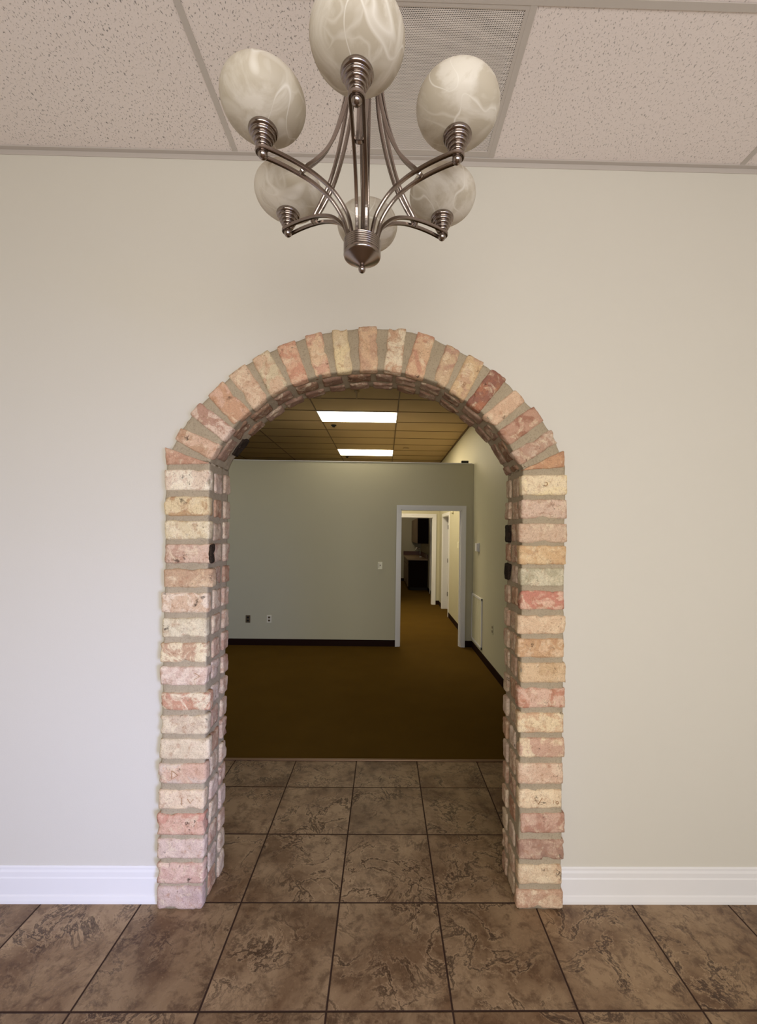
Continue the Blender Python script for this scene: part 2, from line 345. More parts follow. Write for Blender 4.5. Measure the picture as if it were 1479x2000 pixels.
PR = [[(0.654,2.063),(0.874,2.067),(0.875,1.969),(0.655,1.966)],[(0.653,1.946),(0.875,1.949),(0.876,1.857),(0.654,1.854)],[(0.644,1.831),(0.876,1.834),(0.877,1.742),(0.645,1.739)],[(0.647,1.725),(0.874,1.728),(0.875,1.636),(0.648,1.633)],[(0.653,1.619),(0.863,1.622),(0.863,1.533),(0.654,1.53)],[(0.655,1.51),(0.864,1.513),(0.865,1.421),(0.656,1.419)],[(0.642,1.391),(0.873,1.394),(0.874,1.304),(0.643,1.302)],[(0.644,1.282),(0.866,1.284),(0.867,1.193),(0.645,1.191)],[(0.659,1.168),(0.876,1.17),(0.877,1.074),(0.66,1.072)],[(0.647,1.049),(0.874,1.05),(0.875,0.954),(0.648,0.953)],[(0.648,0.929),(0.869,0.931),(0.87,0.835),(0.649,0.834)],[(0.656,0.81),(0.874,0.812),(0.875,0.719),(0.657,0.718)],[(0.653,0.691),(0.869,0.693),(0.87,0.594),(0.654,0.593)],[(0.657,0.567),(0.864,0.568),(0.865,0.478),(0.658,0.477)],[(0.667,0.454),(0.88,0.455),(0.881,0.362),(0.668,0.362)],[(0.659,0.33),(0.876,0.33),(0.877,0.238),(0.66,0.237)],[(0.658,0.211),(0.865,0.212),(0.866,0.122),(0.659,0.122)],[(0.65,0.093),(0.875,0.093),(0.876,0.007),(0.651,0.006)]]
INN = [(-.826, 2.098), (-.803, 2.150), (-.743, 2.232), (-.681, 2.312), (-.595, 2.383), (-.505, 2.446), (-.41, 2.490), (-.30, 2.522), (-.2, 2.540), (-.085, 2.551),
       (.03, 2.547), (.134, 2.527), (.255, 2.490), (.34, 2.436), (.42, 2.384), (.497, 2.320), (.57, 2.238), (.626, 2.150), (.657, 2.095)]
OUT = [(-1.036, 2.125), (-.985, 2.232), (-.905, 2.353), (-.811, 2.450), (-.712, 2.541), (-.602, 2.616), (-.482, 2.671), (-.351, 2.722), (-.227, 2.745), (-.091, 2.762),
       (.052, 2.756), (.191, 2.731), (.322, 2.670), (.431, 2.620), (.542, 2.547), (.646, 2.446), (.735, 2.360), (.812, 2.252), (.862, 2.135)]

# wall holding the arch: its opening is hidden inside the brickwork
MID = [((a[0]*0.45+b[0]*0.55), (a[1]*0.45+b[1]*0.55)) for a, b in zip(INN, OUT)]
bm = bmesh.new()
def wall_piece(poly):
    f = bmesh.ops.contextual_create
    a = [bm.verts.new((x, WF, z)) for x, z in poly]; b = [bm.verts.new((x, WB, z)) for x, z in poly]
    bm.faces.new(a); bm.faces.new(list(reversed(b))); n = len(poly)
    for i in range(n): bm.faces.new((a[i], a[(i+1) % n], b[(i+1) % n], b[i]))
wall_piece([(FX0, 0), (MID[0][0], 0), (MID[0][0], H), (FX0, H)])
wall_piece([(MID[-1][0], 0), (FX1, 0), (FX1, H), (MID[-1][0], H)])
for a, b in zip(MID, MID[1:]): wall_piece([a, b, (b[0], H), (a[0], H)])
bmesh.ops.remove_doubles(bm, verts=bm.verts, dist=1e-5)
struct('wall_front', bm, M_wall)
struct('wall_left', B(FX0-0.1, FX0, FYB, WF, 0, H), M_wall)
struct('wall_right', B(FX1, FX1+0.1, FYB, WF, 0, H), M_wall)
# back wall with the shop window and glass door openings
bm = bmesh.new()
for a in ((FX0, -1.15, 0, H), (-1.15, 1.8, 0, 0.68), (-1.15, 1.8, 2.42, H), (1.8, FX1, 2.42, H), (1.8, FX1, 0, 0.12)):
    box(bm, a[0], a[1], FYB-0.12, FYB, a[2], a[3])
struct('wall_back', bm, M_backwall)

# foyer ceiling of lay-in tiles; the square over the return vent stays open
TE, CY = 0.012, 1.452
vx0, vx1 = -0.124, 0.496
def tiles(name, mat, rects):
    bm = bmesh.new()
    for a in rects: box(bm, *a, H, H+0.02)
    struct(name, bm, mat)
tiles('ceiling', M_ctile, [(FX0, vx0, CY, WF), (FX0, vx0, FYB, CY)])
tiles('ceiling_right', M_ctile2, [(vx1, FX1, CY, WF), (vx0, FX1, FYB, CY)])
bm = bmesh.new()
for x in (-1.984, -0.744, vx1, 1.736): box(bm, x-TE, x+TE, FYB, WF-0.022, H-0.004, H-0.0005)
for k in range(7): box(bm, FX0, FX1, CY-0.61*k-TE, CY-0.61*k+TE, H-0.0045, H-0.001)
box(bm, vx0-TE, vx0+TE, CY, WF-0.022, H-0.004, H-0.0005)
struct('trim_2', bm, M_grid)
bm = bmesh.new(); box(bm, FX0, FX1, WF-0.022, WF, H-0.007, H-0.0002); box(bm, FX0, FX1, WF-0.003, WF, H-0.030, H-0.006)
struct('trim_3', bm, M_grid)

# perforated return vent
ev = empty('return_vent', ((vx0+vx1)/2, 1.76, H), 'square perforated return air vent in the foyer ceiling behind the chandelier', 'vent')
x0, x1, y0, y1 = vx0+TE, vx1-TE, CY+TE, WF-0.024
bm = bmesh.new()
for a in ((x0, x1, y0, y0+0.014), (x0, x1, y1-0.03, y1), (x0, x0+0.014, y0+0.014, y1-0.03), (x1-0.014, x1, y0+0.014, y1-0.03)): box(bm, *a, H-0.003, H+0.003)
link('vent_frame', bm, M_grid, ev)
link('perforated_panel', B(x0+0.014, x1-0.014, y0+0.014, y1-0.03, H+0.0, H+0.001), M_perf, ev)
bm = bmesh.new()
for a in ((x0-0.005, x0, y0, y1), (x1, x1+0.005, y0, y1), (x0, x1, y0-0.005, y0), (x0, x1, y1, y1+0.005)): box(bm, *a, H+0.004, H+0.16)
box(bm, x0, x1, y0, y1, H+0.16, H+0.165)
link('housing', bm, M_diff, ev)
bm = bmesh.new()
cx_, cy_ = (x0+x1)/2-0.03, (y0+y1)/2-0.02
for k, s in enumerate((0.21, 0.15, 0.09)):
    z = H+0.02+0.03*k
    for a in ((cx_-s, cx_+s, cy_-s, cy_-s+0.03), (cx_-s, cx_+s, cy_+s-0.03, cy_+s), (cx_-s, cx_-s+0.03, cy_-s, cy_+s), (cx_+s-0.03, cx_+s, cy_-s, cy_+s)): box(bm, *a, z, z+0.012)
box(bm, cx_-0.12, cx_+0.02, cy_-0.19, cy_-0.13, H+0.012, H+0.018)
link('damper', bm, M_diff, ev)

# baseboards of the foyer
def baseboard(name, xa, xb):
    bm = bmesh.new(); prof = [(0, 0), (-0.022, 0), (-0.0215, 0.012), (-0.017, 0.032), (-0.0125, 0.037), (-0.0125, 0.112), (-0.0095, 0.118), (-0.0095, 0.140), (-0.006, 0.150), (-0.006, 0.160), (-0.002, 0.166), (0, 0.166)]
    a = [bm.verts.new((xa, WF+y, z)) for y, z in prof]; b = [bm.verts.new((xb, WF+y, z)) for y, z in prof]
    for i in range(len(prof)): j = (i+1) % len(prof); bm.faces.new((a[i], b[i], b[j], a[j]))
    bm.faces.new(a); bm.faces.new(b); struct(name, bm, M_white)
baseboard('baseboard_left', FX0, -1.036); baseboard('baseboard_right', 0.868, FX1)

# ------------------------------------------------------------------ office and hall shell
bm = bmesh.new()
for a in ((WF+0.2, 9.30, 0, H+0.1), (10.30, OYB, 0, H+0.1), (9.30, 10.30, 2.205, H+0.1)): box(bm, RX, RX+0.13, a[0], a[1], a[2], a[3])
struct('wall_office_right', bm, M_owall)
struct('wall_office_left', B(OX0-0.1, OX0, WB, OYB, 0, H), M_owall)
struct('wall_kitchen_back', B(OX0, RX, 16.4, 16.5, 0, H), M_owall)
DX0, DX1, DZ = 0.262, 1.232, 2.170
bm = bmesh.new(); box(bm, OX0, DX0, PY, PY+0.12, 0, PH); box(bm, DX1, RX-0.001, PY, PY+0.12, 0, PH); box(bm, DX0, DX1, PY, PY+0.12, DZ, PH)
struct('wall_partition', bm, M_owall)
H2 = 10.9
bm = bmesh.new(); box(bm, OX0, 0.25, H2, H2+0.12, 0, PH); box(bm, 1.238, RX-0.001, H2, H2+0.12, 0, PH); box(bm, 0.25, 1.238, H2, H2+0.12, 2.212, PH)
struct('wall_hall_back', bm, M_owall)
struct('wall_hall_left', B(-0.9, -0.8, PY+0.12, H2, 0, PH), M_owall)
struct('trim_4', B(OX0, RX-0.03, PY-0.006, PY+0.126, PH, PH+0.010), M_white)
# side room behind the hall door
bm = bmesh.new(); box(bm, 2.9, 3.0, 9.0, 10.7, 0, 2.6); box(bm, RX+0.13, 2.9, 10.6, 10.7, 0, 2.6); box(bm, RX+0.13, 2.9, 9.0, 9.1, 0, 2.6)
struct('wall_side_room', bm, M_owall)
struct('ceiling_side_room', B(RX+0.13, 3.0, 9.0, 10.7, 2.6, 2.65), M_octile)
# office ceiling with its grid
tiles('ceiling_office', M_octile, [(OX0, RX+0.1, WB, OYB+0.1)])
bm = bmesh.new()
k = 0
y = 0.63+WB
ys = []
while y < OYB: ys.append(y); y += 0.588
for y in ys: box(bm, OX0, RX, y-TE*.7, y+TE*.7, H-0.006, H-0.0005)
for x in (-4.70, -3.48, -2.26, -1.04, 0.18): box(bm, x-TE*.7, x+TE*.7, WB, OYB, H-0.007, H-0.001)
box(bm, RX-0.025, RX, WB, OYB, H-0.02, H-0.001)
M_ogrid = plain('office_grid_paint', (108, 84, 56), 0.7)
struct('trim_5', bm, M_ogrid)
# dark bases of the office
def dbase(name, rects):
    bm = bmesh.new()
    for a in rects: box(bm, *a, 0.004, 0.105)
    struct(name, bm, M_dkbase)
dbase('baseboard_partition', [(OX0, 0.197, PY-0.010, PY), (1.298, RX-0.010, PY-0.010, PY)])
dbase('baseboard_office_right', [(RX-0.010, RX, WB+0.03, 9.23), (RX-0.010, RX, 10.37, 16.4)])
dbase('baseboard_hall_back', [(1.333, RX-0.010, H2-0.010, H2), (-0.8, 0.16, H2-0.010, H2)])
dbase('baseboard_kitchen', [(OX0, 0.79, 16.390, 16.4)])

# door casings and jambs
def casing(bm, x0, x1, ztop, w, y, d):
    """moulded casing round an opening in a wall facing -Y"""
    for s in (0, 1):
        dd = d if s == 0 else d+0.006; ww = w if s == 0 else w*0.42
        for xa, xb in ((x0-w, x0-w+ww if s else x0), (x1+w-ww if s else x1, x1+w)):
            box(bm, xa, xb, y-dd, y, 0.004, ztop+w)
        box(bm, x0 if not s else x0-w+ww, x1 if not s else x1+w-ww, y-dd, y, (ztop+w-ww) if s else ztop, ztop+w)
bm = bmesh.new(); casing(bm, DX0, DX1, DZ, 0.065, PY, 0.014)
struct('door_1', bm, M_white)
bm = bmesh.new(); box(bm, DX0-0.001, DX0+0.014, PY, PY+0.12, 0.004, DZ); box(bm, DX1-0.014, DX1+0.001, PY, PY+0.12, 0.004, DZ); box(bm, DX0, DX1, PY, PY+0.12, DZ-0.014, DZ+0.001)
box(bm, DX1-0.026, DX1-0.014, PY+0.05, PY+0.085, 0.004, DZ-0.014)
link('door_jamb', bm, M_white, bpy.data.objects['door_1'])
bm = bmesh.new(); casing(bm, 0.25, 1.238, 2.212, 0.090, H2, 0.016)
box(bm, 1.224, 1.239, H2, H2+0.12, 0.004, 2.212); box(bm, 0.249, 0.264, H2, H2+0.12, 0.004, 2.212); box(bm, 0.25, 1.238, H2, H2+0.12, 2.198, 2.213)
struct('door_2', bm, M_white)
# casing of the side door in the hall's right wall
bm = bmesh.new(); w_ = 0.07
box(bm, RX-0.016, RX, 9.30-w_, 9.30, 0.004, 2.205+w_); box(bm, RX-0.016, RX, 10.30, 10.30+w_, 0.004, 2.205+w_); box(bm, RX-0.016, RX, 9.30, 10.30, 2.205, 2.205+w_)
box(bm, RX, RX+0.13, 10.286, 10.301, 0.004, 2.205); box(bm, RX, RX+0.13, 9.299, 9.314, 0.004, 2.205); box(bm, RX, RX+0.13, 9.314, 10.286, 2.190, 2.206)
struct('door_3', bm, M_white)
d3 = bpy.data.objects['door_3']
for z in (0.36, 1.16, 1.96):
    bm = bmesh.new(); box(bm, RX+0.116, RX+0.150, 10.262, 10.287, z-0.05, z+0.05)
    link('hinge', bm, M_black, d3)
link('door_leaf', B(RX+0.14, RX+1.04, 10.245, 10.285, 0.012, 2.185, bev=0.003), M_white, d3)
# white casing strip further along the right wall beyond the hall
struct('trim_6', B(RX-0.018, RX, 12.90, 13.0, 0.004, 2.28), M_white)
struct('trim_7', B(RX-0.010, RX, 11.60, 11.66, 0.004, 2.28), M_white)

# ================================================================== BRICKWORK
random.seed(7)
def hexa_brick(bm, c8, n, cols, seed, rnd=0.009, amp=0.0042):
    """c8: eight corners indexed [i][j][k]; rounded, roughened block"""
    lay1, lay2 = bm.loops.layers.float_color['c1'], bm.loops.layers.float_color['c2']
    P = [[[Vector(c8[i][j][k]) for k in (0, 1)] for j in (0, 1)] for i in (0, 1)]
    sz = [max((P[1][j][k]-P[0][j][k]).length for j in (0, 1) for k in (0, 1)), max((P[i][1][k]-P[i][0][k]).length for i in (0, 1) for k in (0, 1)), max((P[i][j][1]-P[i][j][0]).length for i in (0, 1) for j in (0, 1))]
    so = Vector((seed*1.7, seed*0.9, seed*2.3)); cache = {}
    ctr = sum((P[i][j][k] for i in (0, 1) for j in (0, 1) for k in (0, 1)), Vector())/8
    def vert(u, v, w):
        key = (round(u, 5), round(v, 5), round(w, 5))
        if key in cache: return cache[key]
        q = [(u-.5)*sz[0], (v-.5)*sz[1], (w-.5)*sz[2]]
        cl = [max(-(s/2-rnd), min(s/2-rnd, t)) if s > 2*rnd else 0 for s, t in zip(sz, q)]
        d = Vector([a-b for a, b in zip(q, cl)])
        if d.length > 1e-9:
            lim = rnd; 
            if d.length > lim: d = d.normalized()*lim
        q2 = [a+b for a, b in zip(cl, d)]
        uu, vv, ww = [t/s+.5 for t, s in zip(q2, sz)]
        p = Vector()
        for i, a in ((0, 1-uu), (1, uu)):
            for j, b in ((0, 1-vv), (1, vv)):
                for k, c in ((0, 1-ww), (1, ww)): p += P[i][j][k]*(a*b*c)
        nv = noise.noise_vector(p*22+so)*amp*0.85+noise.noise_vector(p*70+so)*amp*0.5
        chip = noise.noise(p*15+so*1.3)
        if chip > 0.30: p += (ctr-p).normalized()*min(0.010, (chip-0.30)*0.05)
        cache[key] = bm.verts.new(p+nv); return cache[key]
    nu, nv_, nw = n
    def face(fn, na, nb):
        for i in range(na):
            for j in range(nb):
                vs = [vert(*fn(a/na, b/nb)) for a, b in ((i, j), (i+1, j), (i+1, j+1), (i, j+1))]
                try: f = bm.faces.new(vs)
                except ValueError: continue
                f.smooth = True
                for l in f.loops: l[lay1] = (*cols[0], 1); l[lay2] = (*cols[1], 1)
    face(lambda a, b: (a, b, 0), nu, nv_); face(lambda a, b: (a, b, 1), nu, nv_)
    face(lambda a, b: (a, 0, b), nu, nw); face(lambda a, b: (a, 1, b), nu, nw)
    face(lambda a, b: (0, a, b), nv_, nw); face(lambda a, b: (1, a, b), nv_, nw)
def brk(c):
    g = 0.35*c[0]+0.5*c[1]+0.15*c[2]; g = (g*1.05, g*0.99, g*0.84)
    return s2l(tuple(min(250, (a*0.68+b_*0.32)*1.01) for a, b_ in zip(c, g)))
def brick_bm():
    bm = bmesh.new(); bm.loops.layers.float_color.new('c1'); bm.loops.layers.float_color.new('c2'); return bm
def quad_brick(bm, quad, ya, yb, cols, seed, n=(12, 6, 3)):
    """quad: tl,tr,br,bl as (x,z); u runs left-right, v bottom-top, w depth"""
    tl, tr, br, bl = quad
    c8 = [[[(bl[0], ya, bl[1]), (bl[0], yb, bl[1])], [(tl[0], ya, tl[1]), (tl[0], yb, tl[1])]], [[(br[0], ya, br[1]), (br[0], yb, br[1])], [(tr[0], ya, tr[1]), (tr[0], yb, tr[1])]]]
    hexa_brick(bm, c8, n, [brk(c) for c in cols], seed)
CL = [((232, 208, 186), (244, 232, 210)), ((204, 160, 112), (232, 208, 160)), ((226, 206, 164), (238, 224, 190)), ((206, 160, 138), (222, 186, 164)), ((204, 162, 128), (222, 188, 150)),
      ((222, 184, 152), (240, 218, 196)), ((214, 198, 166), (228, 216, 186)), ((208, 162, 130), (240, 222, 184)), ((222, 188, 172), (236, 212, 196)), ((238, 220, 190), (214, 150, 122)),
      ((214, 190, 164), (230, 212, 182)), ((222, 202, 172), (232, 212, 184)), ((218, 194, 178), (222, 176, 152)), ((240, 212, 178), (232, 204, 176)), ((228, 176, 154), (220, 150, 130)),
      ((220, 190, 180), (234, 206, 192)), ((216, 168, 156), (228, 186, 172)), ((200, 168, 166), (214, 184, 178))]
CR = [((246, 224, 176), (242, 220, 184)), ((206, 164, 144), (224, 190, 172)), ((222, 188, 162), (214, 180, 156)), ((224, 178, 128), (234, 198, 150)), ((190, 182, 152), (216, 208, 180)),
      ((220, 132, 114), (236, 186, 164)), ((230, 192, 156), (236, 202, 166)), ((216, 164, 118), (232, 190, 150)), ((218, 178, 132), (228, 192, 150)), ((212, 138, 112), (230, 184, 162)),
      ((240, 214, 170), (224, 176, 136)), ((240, 214, 176), (216, 166, 142)), ((234, 200, 172), (224, 180, 152)), ((244, 218, 180), (238, 208, 170)), ((194, 136, 116), (216, 170, 150)),
      ((178, 132, 114), (198, 156, 136)), ((232, 204, 168), (224, 190, 154)), ((208, 160, 132), (230, 198, 164))]
CV = [((216, 164, 138), (206, 150, 124)), ((226, 184, 158), (204, 158, 126)), ((196, 146, 128), (228, 198, 182)), ((216, 160, 126), (226, 178, 154)), ((228, 196, 166), (218, 176, 146)),
      ((214, 196, 160), (222, 184, 152)), ((222, 152, 124), (232, 180, 148)), ((226, 166, 140), (236, 196, 158)), ((224, 198, 158), (238, 214, 164)), ((214, 166, 136), (228, 184, 146)),
      ((234, 216, 188), (214, 166, 134)), ((228, 182, 144), (216, 150, 122)), ((214, 178, 142), (200, 150, 126)), ((222, 184, 138), (210, 164, 132)), ((190, 112, 84), (162, 100, 86)),
      ((222, 178, 148), (230, 190, 160)), ((180, 118, 98), (204, 152, 130)), ((196, 152, 132), (212, 182, 164)), ((216, 156, 116), (206, 146, 112))]
REV = [((212, 184, 160), (196, 156, 132)), ((204, 166, 142), (220, 196, 172)), ((188, 142, 120), (206, 170, 148)), ((214, 190, 164), (200, 170, 146)), ((196, 150, 120), (182, 128, 100)), ((206, 176, 160), (218, 194, 178))]
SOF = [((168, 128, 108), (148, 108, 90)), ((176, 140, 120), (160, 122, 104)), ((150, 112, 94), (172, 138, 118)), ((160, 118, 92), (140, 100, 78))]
BLK = ((34, 28, 24), (48, 38, 30))

arch = empty('brick_archway', (-0.087, 2.17, 0), 'rough salvaged brick archway framing the opening in the foyer wall', 'archway')
def sweep_mortar(path_in, path_out, zc=None):
    """skin of mortar: follows the pairs (inner, outer); section outer-back, outer-front, inner-front, inner-back"""
    bm = bmesh.new(); rings = []
    def dens(pts, step):
        out = []
        for a, b in zip(pts, pts[1:]):
            L_ = (Vector(b)-Vector(a)).length; k = max(1, int(L_/step))
            for i in range(k): out.append((Vector(a)*(1-i/k)+Vector(b)*(i/k)))
        out.append(Vector(pts[-1])); return out
    for (i0, o0) in zip(path_in, path_out):
        pi, po = Vector((i0[0], 0, i0[1])), Vector((o0[0], 0, o0[1])); d = (po-pi).normalized()
        pi = pi+d*0.007; po = po-d*0.005
        back = pi+d*0.050
        sec = [po+Vector((0, 2.088, 0)), po+Vector((0, 2.052, 0)), po-d*0.006+Vector((0, 2.0455, 0)), pi+d*0.004+Vector((0, 2.0455, 0)), pi+Vector((0, 2.049, 0)), pi+Vector((0, 2.296, 0)), pi+d*0.006+Vector((0, 2.302, 0)), back+Vector((0, 2.302, 0)), back+Vector((0, 2.088, 0))]
        pts = dens([tuple(p) for p in sec], 0.014)
        rings.append(pts)
    n = min(len(r) for r in rings)
    def resamp(r):
        if len(r) == n: return r
        return [r[round(i*(len(r)-1)/(n-1))] for i in range(n)]
    R_ = []
    for r in rings:
        r = resamp(r)
        R_.append([bm.verts.new(p+noise.noise_vector(p*30)*0.0035+noise.noise_vector(p*90)*0.0015) for p in r])
    for a, b in zip(R_, R_[1:]):
        for k in range(n):
            f = bm.faces.new((a[k], a[(k+1) % n], b[(k+1) % n], b[k])); f.smooth = True
    bm.faces.new(R_[0]); bm.faces.new(R_[-1])
    return bm
def lerp_chain(pts, m):
    out = []
    for a, b in zip(pts, pts[1:]):
        for i in range(m): t = i/m; out.append((a[0]*(1-t)+b[0]*t, a[1]*(1-t)+b[1]*t))
    out.append(pts[-1]); return out

def pier(side, quads, cols):
    bm = brick_bm(); sgn = -1 if side == 'left' else 1
    for i, (q4, c) in enumerate(zip(quads, cols)):
        quad_brick(bm, q4, 2.035, 2.090, c, i+(0 if sgn < 0 else 40), n=(16, 8, 4))
        if side == 'left' and i == 3:   # burnt end of this brick
            quad_brick(bm, [(-0.823, 1.711), (-0.807, 1.713), (-0.806, 1.621), (-0.826, 1.623)], 2.032, 2.075, BLK, 99, n=(3, 6, 3))
        tl, tr, br, bl = q4
        xf = (-0.823 if sgn < 0 else 0.655)
        z0, z1 = (bl[1]+br[1])/2, (tl[1]+tr[1])/2
        for (ya, yb, s) in ((2.106, 2.198, 0), (2.226, 2.304, 1)):
            xx = xf+random.uniform(-0.003, 0.003)-sgn*(0.004 if s else 0.0)
            dz = random.uniform(-0.006, 0.006); c8x = (xx, xx+sgn*0.05)
            a, b = sorted(c8x)
            quad_brick(bm, [(a, z1+dz), (b, z1+dz), (b, z0+dz), (a, z0+dz)], ya, yb, (BLK if (sgn > 0 and s and i in (2, 4)) else random.choice(REV)), i*3+s+100+(0 if sgn < 0 else 60), n=(3, 8, 8))  # near-black bricks stand for dark gaps; their shade is in the colour
    p = link('pier', bm, M_brick, arch, recalc=True)
    p['label'] = 'left brick pier' if sgn < 0 else 'right brick pier'
    zs = [0.0+0.018*k for k in range(119)]
    if sgn < 0: inn = [(-0.826, z) for z in zs]; out = [(-1.040+0.002*math.sin(z*9), z) for z in zs]
    else: inn = [(0.657, z) for z in zs]; out = [(0.872, z) for z in zs]
    inn[-1] = INN[0 if sgn < 0 else -1]; out[-1] = OUT[0 if sgn < 0 else -1]
    link('mortar', sweep_mortar(inn, out), M_mortar, p)
pier('left', PL, CL); pier('right', PR, CR)

bm = brick_bm()
for i, (b4, c) in enumerate(zip(VS, CV)):
    # corners outerL, outerR, innerR, innerL
    quad_brick(bm, b4, 2.036, 2.092, c, i+300, n=(7, 15, 4) if 0 < i < 18 else (10, 8, 4))
# soffit courses
def seglen(pts):
    s = [0.0]
    for a, b in zip(pts, pts[1:]): s.append(s[-1]+math.hypot(b[0]-a[0], b[1]-a[1]))
    return s
SS = seglen(INN)
def at(s):
    s = max(0, min(SS[-1], s))
    for k in range(len(SS)-1):
        if s <= SS[k+1]:
            t = (s-SS[k])/(SS[k+1]-SS[k]); return Vector((INN[k][0]*(1-t)+INN[k+1][0]*t, 0, INN[k][1]*(1-t)+INN[k+1][1]*t))
def nrm(s):
    t = (at(s+0.03)-at(s-0.03)).normalized(); return Vector((-t.z, 0, t.x))
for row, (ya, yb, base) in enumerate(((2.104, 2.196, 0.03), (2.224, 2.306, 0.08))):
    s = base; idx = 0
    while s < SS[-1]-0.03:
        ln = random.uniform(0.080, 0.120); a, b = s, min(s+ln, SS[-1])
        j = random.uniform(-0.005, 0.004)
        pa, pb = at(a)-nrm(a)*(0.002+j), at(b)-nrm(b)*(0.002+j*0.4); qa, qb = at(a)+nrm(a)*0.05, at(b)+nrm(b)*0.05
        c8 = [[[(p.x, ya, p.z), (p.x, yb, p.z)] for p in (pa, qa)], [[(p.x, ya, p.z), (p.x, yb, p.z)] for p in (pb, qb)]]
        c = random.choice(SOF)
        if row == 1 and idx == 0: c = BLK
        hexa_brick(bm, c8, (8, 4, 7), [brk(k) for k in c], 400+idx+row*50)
        s += ln+random.uniform(0.014, 0.028); idx += 1
ring = link('arch_ring', bm, M_brick, arch)
# marks pressed into some of the brick faces
M_stamp = plain('pressed_mark_brick', (176, 142, 108), 0.95, spec=0.1)
def stamp(paths, parent, y=2.0338):
    for pth in paths:
        bm = bmesh.new(); n_ = len(pth); rings = []
        for i, (x, z) in enumerate(pth):
            a, b_ = Vector(pth[max(i-1, 0)]), Vector(pth[min(i+1, n_-1)]); d = (b_-a).normalized(); s_ = Vector((-d.y, d.x))*0.0011
            rings.append([bm.verts.new((x+s_.x*k, yy, z+s_.y*k)) for k, yy in ((-1, y-0.0014), (1, y-0.0014), (1, y+0.0016), (-1, y+0.0016))])
        for ra, rb in zip(rings, rings[1:]):
            for k in range(4): bm.faces.new((ra[k], ra[(k+1) % 4], rb[(k+1) % 4], rb[k]))
        bm.faces.new(rings[0]); bm.faces.new(rings[-1])
        link('stamped_mark', bm, M_stamp, parent)
def circ(x, z, r, a0=0, a1=360): return [(x+r*math.cos(math.radians(a)), z+r*math.sin(math.radians(a))) for a in range(a0, a1+1, 24)]
def fmid(q4): return sum(p[0] for p in q4)/4, sum(p[1] for p in q4)/4
pl_, pr_ = [o for o in arch.children if o.name.startswith('pier')][:2]
if pl_['label'] != 'left brick pier': pl_, pr_ = pr_, pl_
x, z = fmid(PL[12]); stamp([[(x-0.045, z+0.018), (x-0.045, z-0.022), (x-0.016, z-0.004), (x-0.045, z+0.018)]], pl_)
x, z = fmid(PL[13]); stamp([[(x+0.005, z+0.012), (x+0.005, z-0.022)], [(x+0.032, z+0.006), (x+0.045, z-0.014), (x+0.058, z+0.006)]], pl_)
x, z = fmid(PL[8]); stamp([[(x+0.052, z+0.018), (x+0.080, z+0.002), (x+0.052, z-0.014)]], pl_)
x, z = fmid(PR[13]); stamp([[(x-0.030, z+0.008), (x-0.012, z-0.022), (x+0.006, z+0.008)], [(x+0.060, z-0.002), (x+0.060, z-0.018)], circ(x+0.078, z-0.014, 0.006)], pr_)
x, z = fmid(PR[0]); stamp([circ(x+0.004, z+0.004, 0.009, -150, 120)], pr_)
x, z = fmid(VS[13]); stamp([circ(x-0.010, z-0.034, 0.006), circ(x-0.018, z-0.044, 0.006)], ring, 2.0345)
link('mortar', sweep_mortar(lerp_chain(INN, 8), lerp_chain(OUT, 8)), M_mortar, ring)

# ================================================================== CHANDELIER
CX, CYY = -0.0531, 0.885
ch = empty('chandelier', (CX, CYY, 2.315), 'brushed nickel chandelier with six alabaster glass shades hanging from the foyer ceiling', 'chandelier')
bm = bmesh.new()
hub = [(0.0, 2.323), (0.004, 2.3235), (0.0185, 2.332), (0.0345, 2.341), (0.0375, 2.3425), (0.0385, 2.345)]
z = 2.3475
for k in range(6): hub += [(0.0385, z), (0.0385, z+0.0026), (0.0365, z+0.0031), (0.0365, z+0.0036)]; z += 0.0042
hub += [(0.0385, z), (0.0375, z+0.002), (0.0, z+0.003)]
lathe(bm, hub, CX, CYY, 64); hb = link('hub', bm, M_metal, ch, smooth=True)
bm = bmesh.new(); bmesh.ops.create_uvsphere(bm, u_segments=24, v_segments=16, radius=0.0075, matrix=Matrix.Translation((CX, CYY, 2.3175)))
link('finial', bm, M_metal, ch, smooth=True)
bm = bmesh.new(); lathe(bm, [(0, 2.37), (0.0042, 2.37), (0.0042, 2.76), (0.030, 2.762), (0.038, 2.768), (0.038, 2.786), (0.030, 2.796), (0.012, 2.802), (0.009, 2.83), (0.0062, 2.84), (0.0062, 3.585), (0.0, 3.585)], CX, CYY, 32)
link('stem', bm, M_metal, ch, smooth=True)
bm = bmesh.new(); lathe(bm, [(0, 3.575), (0.016, 3.576), (0.045, 3.584), (0.062, 3.598), (0.066, 3.6115), (0, 3.6115)], CX, CYY, 40); link('canopy', bm, M_metal, ch, smooth=True)
ARM = [(0.029, 2.372), (0.031, 2.388), (0.041, 2.415), (0.068, 2.443), (0.104, 2.459), (0.140, 2.4655), (0.175, 2.4675), (0.205, 2.4665)]
SUP = [(0.032, 2.776), (0.034, 2.72), (0.040, 2.66), (0.054, 2.600), (0.069, 2.555), (0.086, 2.520), (0.106, 2.493), (0.121, 2.476), (0.130, 2.4645)]
sec = [(-0.0034, -0.0022), (-0.0022, -0.0034), (0.0022, -0.0034), (0.0034, -0.0022), (0.0034, 0.0022), (0.0022, 0.0034), (-0.0022, 0.0034), (-0.0034, 0.0022)]
